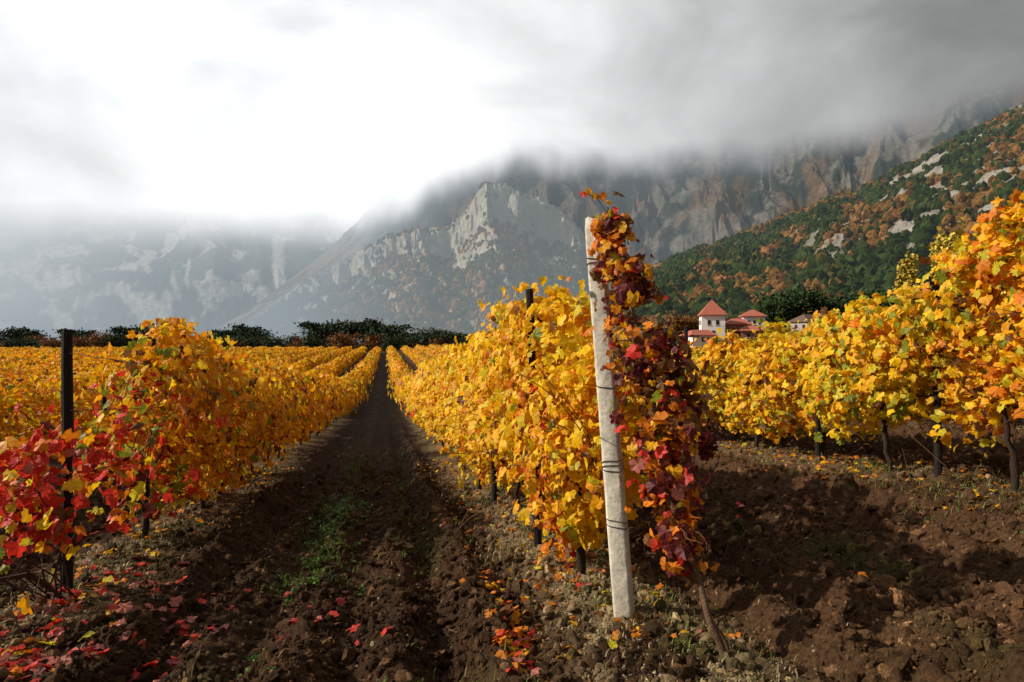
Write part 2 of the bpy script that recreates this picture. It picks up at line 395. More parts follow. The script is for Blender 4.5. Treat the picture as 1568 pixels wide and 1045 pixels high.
def build(parts,name,mat=LEAF,parent=None,smooth=False):
    Vs,Fs,Cs=[],[],[];n=0
    for V,Fc,c in parts: Vs.append(V);Fs.append(Fc+n);Cs.append(c);n+=len(V)
    return mesh_obj(name,np.concatenate(Vs),np.concatenate(Fs),mat,col=np.concatenate(Cs),parent=parent,smooth=smooth)
def wood_parts(k,ystart,yend,b,cane,step=1.15):
    x0=ROWX0+SP*k
    for y in np.arange(ystart,yend,step):
        y=y+R.normal()*.12; xb=x0+R.normal()*.05; zb=float(gz(xb,y))-.04
        hh=.6+R.random()*.12
        pts=[(xb,y,zb)]
        dx,dy=R.normal()*.05,R.normal()*.09; kx,ky=R.normal()*.025,R.normal()*.03
        for i in range(1,9):
            t=i/8; s_=math.sin(t*math.pi*1.6); pts.append((xb+dx*t+kx*s_+R.normal()*.009,y+dy*t+ky*s_+R.normal()*.01,zb+hh*t))
        V,Fc=tube(pts,np.linspace(.024,.013,9)*(1+.25*R.random(9)),7,.6); b.add(V,Fc,(.035,.022,.014))
        for sg in (-1,1):
            p=np.array(pts[-1]); q=[p.copy()]
            for i in range(5):
                p=p+np.array((R.normal()*.02,sg*.11,.02+R.normal()*.02)); q.append(p.copy())
            V,Fc=tube(q,np.linspace(.014,.008,6),5,.3); b.add(V,Fc,(.045,.027,.016))
            if cane:
                for s_ in q[1:]:
                    for r_ in range(2):
                        p=s_.copy(); w=[p.copy()]; d=np.array((R.normal()*.35,R.normal()*.25,1.0))
                        if R.random()<.4: d[2]=-.3+R.random()*.5; d[0]*=2
                        for i in range(6):
                            d=nrm(d+R.normal(size=3)*.22+np.array((0,0,-.04*i))); p=p+d*.15; w.append(p.copy())
                        V,Fc=tube(w,np.linspace(.0045,.002,7),4,0,False); b.add(V,Fc,(.16,.075,.03))
def wires(k,y0,y1,b,hs=(.75,1.15,1.5)):
    x0=ROWX0+SP*k
    for h in hs:
        ys=np.linspace(y0,y1,40); sag=.03*np.sin(ys*np.pi/5)
        V,Fc=tube(np.stack([np.full(40,x0+.03),ys,gz(np.full(40,x0),ys)+h-.05+sag],-1),.0022,4); b.add(V,Fc,(.08,.075,.07))
near_ranges={0:3.5,-1:3.3,1:2.4,-2:5,2:5}
for k in (0,-1,1,-2,2):
    e=empty('grape_vine_row',(0,0,0)); y0=near_ranges[k]
    pts=[]
    dens=1250 if abs(k)<2 else 420
    pts.append(mk_row(k,y0,13,dens,.052 if abs(k)<2 else .056,0)); pts.append(mk_row(k,13,30,340,.09,1))
    build(pts,'leaves',parent=e)
    b=B(); wood_parts(k,{0:4.3,-1:6.1,1:3.0}.get(k,5.5),14,b,abs(k)<2); wood_parts(k,14,30,b,False); b.obj('trunks_and_canes',BARK,parent=e,smooth=True)
    b=B(); wires(k,{0:3.5,-1:4.6,1:2.5}.get(k,5),30,b,(.75,1.15,1.5) if k<=0 else (.7,1.1)); b.obj('trellis_wires',WIRE,parent=e)
far=[]; fw=B()
def vis(k,y):
    x=ROWX0+SP*k; return inview(np.array([x]),np.array([y]),.1)[0]
for k in range(-34,22):
    x=ROWX0+SP*k
    for (a,bb,perm,size,lod) in ((9,30,220,.10,1),(30,70,110,.15,2),(70,165,52,.24,2)):
        if lod==1 and abs(k)<=2: continue
        segs=np.arange(a,bb,7.0)
        for s in segs:
            if vis(k,s) or vis(k,s+7):
                C,nv,h=row_pts(k,s,min(s+7,bb),perm,lambda y:np.full_like(y,1.55 if k<1 else 1.3),lambda y:np.full_like(y,.3),None,w=.46,gap=.2)
                far.append(leaves(C,nv,size*(.7+.6*R.random(len(C))),rowcol(9,C,h),lod))
                if lod==1 and abs(k)<8: wood_parts(k,s,min(s+7,bb),fw,False)
build(far,'distant_vineyard_rows'); fw.obj('distant_vine_trunks',BARK)
# ---------------- posts
def wood_post(u,vb,vt,d,r=.045,lean=0,name='wooden_post'):
    x,y,z=P(u,vb,d); x2,y2,z2=P(u+lean,vt,d); zb=float(gz(x,y))-.1
    n=9; t=np.linspace(0,1,n)
    pts=np.stack([x+(x2-x)*t+R.normal(size=n)*.003,y+(y2-y)*t+R.normal(size=n)*.003,zb+(z2-zb)*t],-1)
    V,Fc=tube(pts,r*(1.05-.12*t),9,.12); b=B(); b.add(V,Fc,(.018,.014,.012)); b.obj(name,WOOD,smooth=False)
wood_post(103,920,505,4.25,.034,1)
wood_post(825,855,443,5.15,.030,-14)
wood_post(1437,755,415,5.5,.028,-5)
wood_post(1253,735,560,7.05,.024,-3)
wood_post(160,690,590,9.5,.03)
wood_post(757,780,560,7.1,.028,-4)
wood_post(1051,600,500,14,.04,-1)
wood_post(735,755,600,8.2,.025,-3)
# concrete post
pc=empty('concrete_post'); b=B()
x,y,z=P(960,975,3.59); xt,yt,zt=P(909,336,3.59); zb=float(gz(x,y))-.15
n=40; t=np.linspace(0,1,n); hw=.052-.006*t
th=np.radians(np.arange(0,360,15)); 
sq=np.stack([np.sign(np.cos(th))*np.abs(np.cos(th))**.35,np.sign(np.sin(th))*np.abs(np.sin(th))**.35],-1)
V=np.zeros((n,24,3)); a0=math.radians(-28)
for i in range(n):
    c=np.array((x+(xt-x)*t[i],y+(yt-y)*t[i],zb+(zt-zb)*t[i]))
    w=hw[i]*(1+.05*(R.random(24)-.5)); 
    if i==n-1: w=w*.86
    px_,py_=sq[:,0]*w,sq[:,1]*w
    V[i,:,0]=c[0]+px_*math.cos(a0)-py_*math.sin(a0); V[i,:,1]=c[1]+px_*math.sin(a0)+py_*math.cos(a0); V[i,:,2]=c[2]+(.02*(R.random(24)-.5) if i==n-1 else 0)
Fc=[]
for i in range(n-1):
    for j in range(24):
        k=(j+1)%24; Fc+=[(i*24+j,i*24+k,(i+1)*24+k),(i*24+j,(i+1)*24+k,(i+1)*24+j)]
VV=np.vstack([V.reshape(-1,3),V[-1].mean(0)]); c0=len(VV)-1
Fc+=[((n-1)*24+j,(n-1)*24+(j+1)%24,c0) for j in range(24)]
cc=np.empty((len(VV),3)); cc[:]=(.82,.74,.59)
zz=VV[:,2]; st=vn(VV[:,0]*60+3,zz*4)*.5+vn(VV[:,0]*30,zz*18)*.5
cc*=(.62+.55*st)[:,None]; low=sm(.35,-.05,zz)[:,None]; cc=cc*(1-low*.45)+np.array((.38,.25,.12))*low*.45
b.add(VV,np.array(Fc),cc); b.obj('shaft',CONC,parent=pc,smooth=True)
b=B()
for v in (590,706,712,716,796,803,400,404):
    zc=P(0,v,3.59)[2]; tt=(zc-zb)/(zt-zb); cx,cy=x+(xt-x)*tt,y+(yt-y)*tt
    w=.0545-.006*tt; pp=[]
    for j in range(25):
        q=sq[j%24]*w; pp.append((cx+q[0]*math.cos(a0)-q[1]*math.sin(a0),cy+q[0]*math.sin(a0)+q[1]*math.cos(a0),zc+.012*math.sin(j*.26+v)))
    Vt,Ft=tube(pp,.0024,5,0,False); b.add(Vt,Ft,(.07,.06,.055))
b.obj('wire_wraps',WIRE,parent=pc)
# ---------------- red vine on the post
rv=empty('red_grape_vine')
path=[(1112,1042,3.02),(1092,960,3.05),(1066,880,3.1),(1048,830,3.15),(1030,770,3.2),(1012,700,3.28),(1003,640,3.33),(992,570,3.38),(972,500,3.42),(955,430,3.46),(945,370,3.5),(928,318,3.52)]
pw=np.array([P(*q) for q in path]); pw[0][2]=gz(pw[0][0],pw[0][1])-.03
ti=np.linspace(0,len(pw)-1,60); cur=np.stack([np.interp(ti,np.arange(len(pw)),pw[:,i]) for i in range(3)],-1)
cur+=np.stack([.010*np.sin(ti*4.1),.010*np.cos(ti*3.3),0*ti],-1)
b=B(); V,Fc=tube(cur,np.interp(ti,[0,2,6,11],[.019,.014,.011,.004]),8,.35); b.add(V,Fc,(.13,.075,.042))
for i in range(26):
    s=R.integers(18,55); p=cur[s].copy(); d=np.array((R.normal()*.8,R.normal()*.6-.2,R.normal()*.5+.1)); w=[p.copy()]
    for j in range(6): d=nrm(d+R.normal(size=3)*.35+np.array((0,0,-.1))); p=p+d*.03; w.append(p.copy())
    V,Fc=tube(w,np.linspace(.004,.0015,7),4,0,False); b.add(V,Fc,(.22,.07,.03))
cur2=cur[:26]+np.stack([.02*np.sin(ti[:26]*3),.03+0*ti[:26],0*ti[:26]],-1)+np.array((.02,.0,0)); V,Fc=tube(cur2,.008,5,.3); b.add(V,Fc,(.1,.055,.03))
b.obj('stem',BARK,parent=rv,smooth=True)
n=1900; tt=R.random(n)*8.5+2.4
wid=np.interp(tt,[2.4,3.3,4.5,6,7.5,9,10,11],[.04,.08,.10,.12,.12,.10,.07,.038])
C=np.stack([np.interp(tt,np.arange(len(pw)),pw[:,i]) for i in range(3)],-1)
off=R.normal(size=(n,3))*wid[:,None]*.75; C+=off
C+=np.array((cY,-sY,0))[None]*np.interp(tt,[2.6,4,7,9,11],[-.01,.0,.035,.0,0])[:,None]
kp=vn3(C*9)>.38; C,off,tt=C[kp],off[kp],tt[kp]; n=len(C)
nv=off*8+np.array((-.1,-.7,.2))+.7*R.normal(size=(n,3))
col=pick(n,dict(D=6,R=.8,B=5,O=1.0,N=.6))*1.2
k=(R.random(n)<.5)&(tt>9.0); col[k]=pick(k.sum(),dict(O=4,R=1,G=3,L=.5))
k=(R.random(n)<.6)&(tt<5.2); col[k]=pick(k.sum(),dict(O=4,R=1.5,K=2,G=.9,B=2))
k=(R.random(n)<.22)&(tt>5)&(tt<9); col[k]=pick(k.sum(),dict(O=3,G=3,R=.5))
parts=[leaves(C,nv,.038*(.55+.8*R.random(n)),col,0)]
sp=np.array([P(*q) for q in [(985,540,3.4),(1020,570,3.4),(1045,620,3.38),(1065,660,3.36),(1090,690,3.35)]])
t3=R.random(230)*4; C=np.stack([np.interp(t3,np.arange(5),sp[:,i]) for i in range(3)],-1)+R.normal(size=(230,3))*np.interp(t3,[0,4],[.07,.025])[:,None]
parts.append(leaves(C,R.normal(size=(230,3))+np.array((0,-.7,.2)),.032*(.6+.7*R.random(230)),pick(230,dict(D=5,B=4,O=2,R=.8)),0))
tf=np.array([P(*q) for q in [(893,296,3.5),(902,292,3.5),(912,300,3.5),(922,300,3.5),(932,308,3.5),(940,322,3.5),(948,335,3.5),(925,330,3.48),(935,350,3.48),(945,365,3.48),(925,350,3.46),(915,372,3.45),(922,395,3.45),(905,385,3.45)]])
m=len(tf); parts.append(leaves(tf,R.normal(size=(m,3))*.5+np.array((-.3,-.9,.3)),np.full(m,.03),pick(m,dict(G=4,O=4,R=1)),0))
build(parts,'leaves',parent=rv)
b=B(); V,Fc=tube(np.array([P(945,370,3.5),P(932,330,3.5),P(915,305,3.5),P(900,297,3.5)]),.002,4); b.add(V,Fc,(.25,.1,.03)); b.obj('tip_shoot',BARK,parent=rv)
# ---------------- fallen leaves
def fallen(n,f,w,size):
    x,y=f(n); n=len(x)
    z=gz(x,y)+clod(x,y)+.012+.012*R.random(n)
    nv=np.stack([R.normal(size=n)*.4,R.normal(size=n)*.4,np.ones(n)],-1)
    return leaves(np.stack([x,y,z],-1),nv,size*(.6+.7*R.random(n)),pick(n,w),0,tipdown=0.01)
def pxscat(us,vs,n,su,sv):
    i=R.integers(0,len(us),n); u=np.array(us)[i]+R.normal(size=n)*su; v=np.array(vs)[i]+R.normal(size=n)*sv
    d=CZ*F/(np.maximum(v,620)-522.5); 
    lat=(u-784)/F*d; return d*sY+lat*cY,d*cY-lat*sY
parts=[]
parts.append(fallen(230,lambda n:pxscat([20,60,110,150,200,240,60,130,250,190],[1010,960,930,900,880,870,1035,1000,940,1030],n,38,24),dict(R=5,K=5,D=1.5,O=1,L=.3),.046))
parts.append(fallen(60,lambda n:pxscat([270,380,500,460,330],[960,970,950,900,900],n,50,30),dict(R=3,K=2,D=2),.04))
parts.append(fallen(110,lambda n:pxscat([745,760,775,790,805,780],[890,920,950,985,1020,1000],n,16,16),dict(O=5,R=2,G=2,B=1,K=1),.042))
parts.append(fallen(70,lambda n:pxscat([880,860,830,700,720,690],[880,860,960,760,800,780],n,25,25),dict(K=3,O=3,R=1,B=2),.038))
def rowsc(n):
    k=R.choice([0,0,-1,1,1],n); return ROWX0+SP*k+R.normal(size=n)*.33,3+9*R.random(n)
parts.append(fallen(1700,rowsc,dict(G=3,O=3,B=5,Y=1.2,L=.6),.034))
parts.append(fallen(110,lambda n:(1.5+3*R.random(n),2.7+5*R.random(n)),dict(B=6,O=1,K=1),.032))
parts.append(fallen(3,lambda n:pxscat([1130],[818],n,4,2),dict(R=1,K=1),.045))
parts.append(fallen(160,lambda n:pxscat([1300,1400,1500,1550],[745,760,770,790],n,40,15),dict(O=3,G=3,B=3,Y=2),.036))
build(parts,'fallen_leaves')
rl=[]
C=np.stack(P(np.r_[R.normal(12,38,190),R.normal(80,22,50),R.normal(165,28,70),R.normal(75,18,50)],np.r_[R.normal(755,42,190),R.normal(700,28,50),R.normal(690,20,70),R.normal(805,18,50)],np.r_[np.full(190,3.85)+R.normal(size=190)*.12,np.full(50,4.1),np.full(70,4.9)+R.normal(size=70)*.12,np.full(50,3.85)]),-1)
n=len(C); rl.append(leaves(C,R.normal(size=(n,3))*.7+np.array((-.1,-.8,.3)),.046*(.55+.75*R.random(n)),pick(n,dict(R=8,O=1.6,D=.6,L=.5,K=1)),0))
e=empty('red_leaved_vine'); build(rl,'leaves',parent=e)
b=B()
for i in range(14):
    p=np.array(P(85+R.normal()*20,900,4.0)); p[2]=gz(p[0],p[1]); w=[p.copy()]; d=np.array((-.35+R.normal()*.4,R.normal()*.3,.9))
    for j in range(8): d=nrm(d+R.normal(size=3)*.2+np.array((-.05,0,-.06*j))); p=p+d*.13; w.append(p.copy())
    V,Fc=tube(w,np.linspace(.006,.002,9) if i else np.linspace(.02,.006,9),5,.2); b.add(V,Fc,(.06,.03,.02))
b.obj('stems',BARK,parent=e)
# ---------------- weeds and straw
def tufts(name,cx,cy,per,hgt,col,spread=.05,mat=PLANT):
    n=len(cx)*per; x=np.repeat(cx,per)+R.normal(size=n)*spread; y=np.repeat(cy,per)+R.normal(size=n)*spread
    z=gz(x,y)+clod(x,y)-.005; h=hgt*(.4+.9*R.random(n)); a=R.random(n)*6.283; le=h*(.3+.8*R.random(n)); w=.002+.0025*R.random(n)
    dx,dy=np.cos(a),np.sin(a); base=np.stack([x,y,z],-1); sd=np.stack([-dy*w,dx*w,0*w],-1)
    mid=base+np.stack([dx*le*.35,dy*le*.35,h*.7],-1); tip=base+np.stack([dx*le,dy*le,h],-1)
    V=np.stack([base-sd,base+sd,mid+sd*.8,mid-sd*.8,tip],1).reshape(-1,3)
    Fc=(np.array([(0,1,2),(0,2,3),(3,2,4)])[None]+(np.arange(n)*5)[:,None,None]).reshape(-1,3)
    c=np.repeat(np.array(col)[None]*(.6+.8*R.random(n))[:,None],5,0)
    mesh_obj(name,V,Fc,mat,col=c)
def clus(n,xf,ymax=11,thr=.5):
    x=xf(n); y=2.4+(ymax-2.4)*R.random(n)**1.2; k=fbm(x*2.1+31,y*1.1+7,3)>thr; return x[k],y[k]
cx,cy=clus(700,lambda n:-.45+R.normal(size=n)*.13,14,.48); tufts('grass_weeds',cx,cy,7,.04,(.08,.13,.014),.04)
cx,cy=clus(400,lambda n:.25+R.normal(size=n)*.09,12,.44); tufts('grass_weeds',cx,cy,8,.035,(.09,.12,.02),.035)
cx,cy=clus(450,lambda n:1.15+R.normal(size=n)*.3,9,.45); tufts('grass_weeds',cx,cy,8,.05,(.13,.14,.03))
cx,cy=clus(600,lambda n:4.3+R.normal(size=n)*.4,12,.47); tufts('grass_weeds',cx,cy,8,.05,(.09,.12,.02))
cx,cy=clus(1500,lambda n:np.where(R.random(n)<.5,1.2,-1.95)+R.normal(size=n)*.3,12,.4); tufts('dry_straw',cx,cy,6,.035,(.36,.27,.14),.06)
cx,cy=clus(500,lambda n:R.random(n)*14-5,10,.3); tufts('dry_straw',cx,cy,2,.04,(.2,.13,.07),.05)
x,y=clus(320,lambda n:-.45+R.normal(size=n)*.14,9,.47); per=6; x=np.repeat(x,per)+R.normal(size=len(x)*per)*.02; y=np.repeat(y,per)+R.normal(size=len(y)*per)*.02
n=len(x); C=np.stack([x,y,gz(x,y)+clod(x,y)+.015+.02*R.random(n)],-1)
build([leaves(C,np.stack([R.normal(size=n)*.5,R.normal(size=n)*.5,np.ones(n)],-1),.010+.010*R.random(n),np.array((.10,.19,.016))[None]*(.6+.8*R.random(n))[:,None],1,tipdown=0)],'green_weeds')
# ---------------- mountains
def az_of(u): return YAW+math.atan((u-784)/F)
def mountain(name,prof,rf,rr,nu,nt,shape,gul,colfn,hazefn,mistfn,terr=None,base=-4,jag=3,ks=18,tback=1.35,tk=1.6,wb=.10,dt=.004):
    pu=[p[0] for p in prof]; pv=[p[1] for p in prof]
    az=np.linspace(az_of(pu[0]),az_of(pu[-1]),nu); u=784+F*np.tan(az-YAW)
    v=np.interp(u,pu,pv)-jag*2*(fbm(az*60,az*0+rr*.01,5)-.5)
    H=CZ+(522.5-v)/F*rr*np.cos(az-YAW)
    t=np.linspace(0,tback,nt); A,T=np.meshgrid(az,t,indexing='ij'); U=np.repeat(u[:,None],nt,1); Hh=np.repeat(H[:,None],nt,1)
    wob=1+wb*(fbm(A*ks*.5,T*2+rr,3)-.5)
    r=(rf+(rr-rf)*T)*wob/ (1+wb*(fbm(A*ks*.5,np.ones_like(T)*2+rr,3)-.5))
    q=np.where(T<1,np.power(np.minimum(T,1),shape),1-(T-1)*1.2)
    g=ridged(A*ks+.9*fbm(A*20,T*4,3)+T*1.1,T*tk+rr*.1,5)-.5
    q=q+gul*g*np.sin(np.pi*np.clip(T,0,1))
    if terr is not None: q=terr(q,U,A,T)
    z=base+(Hh-base)*q+ (r*dt)*(fbm(A*260,T*60,3)-.5)
    x=r*np.sin(A); y=r*np.cos(A)
    st=np.gradient(z,axis=1)/np.maximum(np.gradient(r,axis=1),1)
    vv=522.5-(z-CZ)*F/(r*np.cos(A-YAW))
    col=colfn(A,T,U,vv,q,st); hz=hazefn(A,T,U,vv); mi=mistfn(A,T,U,vv)
    idx=np.arange(nu*nt).reshape(nu,nt)
    Fq=np.stack([idx[:-1,:-1],idx[1:,:-1],idx[1:,1:],idx[:-1,1:]],-1).reshape(-1,4)
    Fq=Fq[mi.ravel()[Fq].min(1)<.999]
    mesh_obj(name,np.stack([x,y,z],-1).reshape(-1,3),Fq,LAND,col=col.reshape(-1,3),smooth=True,attrs=dict(PaintedHaze=hz.reshape(-1,4),PaintedCloud=mi.ravel()))
    return x,y,z,U,T,vv,st,col,hz,mi
def mixc(c,d,m): return c*(1-m[...,None])+np.array(d)*m[...,None]
def hz_(U,vv,base,cL=(.70,.73,.76),cR=(.20,.23,.25)):  # colour of the painted haze, its strength in alpha
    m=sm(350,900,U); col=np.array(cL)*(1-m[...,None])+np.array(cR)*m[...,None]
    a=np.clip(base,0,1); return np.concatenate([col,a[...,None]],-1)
CL=([-400,300,560,620,700,800,900,1000,1100,1250,1400,1500,1568,1900],[345,340,320,304,278,246,243,250,236,208,184,156,132,40])
def cloud_paint(A,T,U,vv,wd=60):  # how far slopes turn into painted cloud near the cloud line
    c=np.interp(U,*CL); n=(fbm(A*9,vv*.005,3)-.5)*55+(fbm(A*30,vv*.015,3)-.5)*22
    return sm(-wd*.6,wd*.5,(c-vv)+n)
def colA(A,T,U,v,q,s):
    c=np.empty(A.shape+(3,)); c[:]=(.045,.06,.045); n=fbm(A*55,T*14,4); c=mixc(c,(.45,.41,.36),sm(.50,.62,n)*.85); return c
def left_haze_tint(h,U,v):  # lightens the painted haze colour on the left-hand slopes
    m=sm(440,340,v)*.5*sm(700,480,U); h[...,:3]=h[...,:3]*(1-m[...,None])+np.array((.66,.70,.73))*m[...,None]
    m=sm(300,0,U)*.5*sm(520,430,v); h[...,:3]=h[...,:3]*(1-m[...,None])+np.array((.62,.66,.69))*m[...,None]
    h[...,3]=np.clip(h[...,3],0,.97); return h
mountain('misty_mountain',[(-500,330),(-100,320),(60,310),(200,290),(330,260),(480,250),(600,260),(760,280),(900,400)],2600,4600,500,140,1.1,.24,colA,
   lambda A,T,U,v:left_haze_tint(hz_(U,v,.62+.26*sm(400,-100,U)+.1*sm(430,350,v),(.40,.46,.50),(.32,.36,.38)),U,v),
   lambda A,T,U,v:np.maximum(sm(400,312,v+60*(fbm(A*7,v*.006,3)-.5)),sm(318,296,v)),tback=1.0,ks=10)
def colB(A,T,U,v,q,s):
    c=np.empty(A.shape+(3,)); c[:]=(.030,.040,.030); n=fbm(A*70+T*3,T*34,5); n2=fbm(A*22+4,T*8,4)
    c=mixc(c,(.22,.19,.155),sm(.48,.62,n*.55+n2*.5)*.75); c=mixc(c,(.16,.085,.04),sm(.52,.66,fbm(A*30+5,T*10,4))*.6); return c
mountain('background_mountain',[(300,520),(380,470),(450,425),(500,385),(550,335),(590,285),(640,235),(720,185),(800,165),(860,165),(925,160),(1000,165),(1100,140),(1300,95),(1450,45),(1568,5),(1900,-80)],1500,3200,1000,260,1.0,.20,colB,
   lambda A,T,U,v:left_haze_tint(hz_(U,v,np.minimum(.92,.55-.28*sm(900,1300,U)+.28*sm(80,10,v-np.interp(U,*CL))+.13*sm(800,500,U)),(.38,.44,.48),(.18,.205,.22)),U,v),
   lambda A,T,U,v:cloud_paint(A,T,U,v),ks=11,tk=2.6,tback=1.0,wb=.08,dt=.003)
def terrC(q,U,A,T):
    m=sm(420,480,U)*sm(925,870,U)*(.8+.2*vn(A*50,T*0))
    n=q+.10*(fbm(A*80,T*10,4)-.5)*m
    tq=np.interp(n,[0,.76,.84,1,1.2],[0,.70,.93,1,1.2]); return q*(1-m)+tq*m
def colC(A,T,U,v,q,s):
    c=np.empty(A.shape+(3,)); c[:]=(.055,.07,.032); n=fbm(A*60,T*16,4)
    c=mixc(c,(.32,.165,.055),sm(.44,.55,n)*.85*np.exp(-((U-670)/140)**2))
    rk=sm(.65,1.2,s)*sm(400,470,U)*sm(950,880,U); rk=np.maximum(rk,sm(.62,.72,q+.12*(n-.5))*sm(.46,.58,fbm(A*120,T*30,4))*sm(920,860,U)*.85)
    rk=np.maximum(rk,.8*sm(.56,.64,fbm(A*70+9,T*18,4))*sm(640,500,U))
    c=mixc(c,(.42,.38,.315),rk*(.4+1.0*ridged(A*170,T*14,3)).clip(0,1)); return c
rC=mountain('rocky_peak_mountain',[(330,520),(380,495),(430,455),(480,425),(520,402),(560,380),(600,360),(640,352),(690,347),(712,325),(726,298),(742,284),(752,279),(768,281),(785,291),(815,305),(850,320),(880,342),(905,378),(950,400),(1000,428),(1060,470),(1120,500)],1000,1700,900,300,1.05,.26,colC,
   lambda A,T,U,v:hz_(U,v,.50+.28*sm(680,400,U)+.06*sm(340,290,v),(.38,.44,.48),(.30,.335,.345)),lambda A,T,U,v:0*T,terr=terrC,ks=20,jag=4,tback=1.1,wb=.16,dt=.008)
def colD(A,T,U,v,q,s):
    c=np.empty(A.shape+(3,)); c[:]=(.030,.038,.013); n=fbm(A*26+2,T*8,5); n2=fbm(A*34+3,T*42+A*30,5)
    c=mixc(c,(.20,.095,.03),sm(.54,.61,n+.06*sm(1100,1300,U)-.04*sm(1150,1000,U))*.9)
    band=sm(1150,1330,U)*sm(.12,.3,T); c=mixc(c,(.33,.29,.24),sm(.52,.57,n2+.04*(fbm(A*150,T*60,3)-.5))*band); return c
rD=mountain('forested_hillside',[(900,470),(985,416),(1050,390),(1200,335),(1330,285),(1400,245),(1480,205),(1568,158),(1700,90),(1900,20)],260,900,800,300,1.0,.14,colD,
   lambda A,T,U,v:hz_(U,v,.05+.12*T,(.2,.24,.25),(.2,.24,.25)),lambda A,T,U,v:.9*sm(185,110,v),ks=14,jag=7)
def scatter_trees(name,res,n,s0,s1,filt,pal,flat=1.0):
    x,y,z,U,T,vv,st,col,hz,mi=res
    i=R.integers(1,x.shape[0]-1,n); j=R.integers(1,int(x.shape[1]*.78),n)
    a,b=R.random(n),R.random(n)
    def bl(q):
        a_,b_=(a,b) if q.ndim==2 else (a[:,None],b[:,None])
        return (q[i,j]*(1-a_)+q[i+1,j]*a_)*(1-b_)+(q[i,j+1]*(1-a_)+q[i+1,j+1]*a_)*b_
    c0=bl(col); k=filt(c0,bl(U),bl(T),bl(vv))
    s=(s0+(s1-s0)*R.random(n)**2); S=np.stack([s,s,s*(1+.5*R.random(n))*flat],-1)
    C=np.stack([bl(x),bl(y),bl(z)+s*.5],-1); 
    warm=c0[:,0]>c0[:,1]*1.25
    cc=np.where(warm[:,None],np.array(pal[1])[None],np.array(pal[0])[None])*(.35+1.1*R.random(n))[:,None]
    mixg=R.random(n)<.3; cc[mixg&warm]=np.array(pal[0]); mo=(R.random(n)<.08)&~warm; cc[mo]=np.array((.11,.085,.02))
    H=bl(hz); Mi=bl(mi)
    k&=(c0[:,2]<.09)&(Mi<.3)
    C,S,cc,H,Mi=C[k],S[k],cc[k],H[k],Mi[k]
    (V,Fc),kk_=blobs(C,S,1,.9,M=np.repeat(np.eye(3)[None],len(C),0))
    mesh_obj(name,V,Fc,LAND,col=np.repeat(cc,kk_,0),smooth=False,attrs=dict(PaintedHaze=np.repeat(H,kk_,0),PaintedCloud=np.repeat(Mi,kk_)))  # trees carry the painted haze of the slope they stand on
scatter_trees('hillside_forest',rD,50000,1.1,3.4,lambda c,U,T,v:(U<1650)&(T>.02)&(R.random(len(U))<.6+.3*sm(1300,1100,U)),((.036,.054,.014),(.22,.105,.03)))
scatter_trees('mountain_forest',rC,26000,3,6,lambda c,U,T,v:R.random(len(U))<.8,((.05,.065,.028),(.27,.14,.05)))
# ---------------- trees
def tree_mesh(kind,h,col,seed):
    b=B(); n=7; lean=R.normal()*.04*h
    t=np.linspace(0,1,n); top=h*(.82 if kind=='pine' else .8 if kind!='poplar' else .95)
    tr=np.stack([lean*t**1.5+R.normal(size=n)*.02*h*t,R.normal(size=n)*.02*h*t,top*t-.3],-1)
    V,Fc=tube(tr,h*.03*(1.1-.8*t),7,.2); b.add(V,Fc,(.04,.028,.02))
    cl=[]
    for i in range(16):
        if kind=='pine': f=.5+.5*R.random(); L=h*(.36+.28*R.random())*(1.4-f*.7); rise=.2
        elif kind=='poplar': f=.15+.8*R.random(); L=h*.13*(1.2-f); rise=2.5
        else: f=.25+.6*R.random(); L=h*(.2+.22*R.random()); rise=.7
        s=np.array([np.interp(f,t,tr[:,q]) for q in range(3)]); a=i*2.4+R.random(); d=np.array((math.cos(a),math.sin(a),rise*(.5+R.random()))); d/=np.hypot(d[0],d[1]) if kind!='poplar' else 1
        w=[s+d*L*g_*np.array((1,1,1-.3*g_)) for g_ in (0,.35,.7,1)]
        V,Fc=tube(w,h*.011*np.array((1,.7,.45,.2)),5,.1); b.add(V,Fc,(.04,.028,.02))
        cl+= [(w[3],L),(w[2],L*.8)]
    cl.append((tr[-1],h*.2))
    Cs=[];
    for p,L in cl:
        m=75; sc={'pine':(.16,.16,.05),'poplar':(.07,.07,.12),'round':(.13,.13,.11)}[kind]
        Cs.append(p+R.normal(size=(m,3))*np.array(sc)*h*.75)
    C=np.concatenate(Cs); k=vn3(C*(6/h)+seed)>.3; C=C[k]; m=len(C)
    V,Fc,c=leaves(C,R.normal(size=(m,3))+np.array((0,0,.7)),h*.032*(.5+R.random(m)),np.array(col)[None]*(.4+1.2*R.random(m))[:,None],2)
    return b,(V,Fc,c)
def place_trees(name,kind,h,col,spots,variants=2,mat=NEED):
    vs=[tree_mesh(kind,h,col,i*7+3) for i in range(variants)]
    mm=[]
    for i,(u,vb,vt,d) in enumerate(spots):
        x,y,z=P(u,vb,d); hh=(vb-vt)/F*d
        e=empty(name,(x,y,z)); e.scale=(hh/h,)*3; e.rotation_euler=(0,0,R.random()*6)
        tr,lf=vs[i%variants]
        if i<variants:
            o1=tr.obj('trunk_and_limbs',BARK,smooth=True); o2=mesh_obj('foliage',lf[0],lf[1],mat,col=lf[2]); mm.append((o1.data,o2.data))
        else:
            o1=bpy.data.objects.new('trunk_and_limbs',mm[i%variants][0]); o2=bpy.data.objects.new('foliage',mm[i%variants][1]); COLL.objects.link(o1); COLL.objects.link(o2)
        o1.parent=e; o2.parent=e
place_trees('umbrella_pine_tree','pine',9,(.026,.042,.014),[(492,545,487,200),(520,545,482,210),(556,545,483,215),(594,545,489,200),(609,545,498,200),(382,545,493,210),(350,545,499,200),(225,545,487,210),(248,545,494,205),(198,545,495,200),(18,545,494,210),(42,545,499,215),(118,545,499,210),(668,545,496,190),(690,545,503,185),(650,545,507,190)],3)
bush=[]
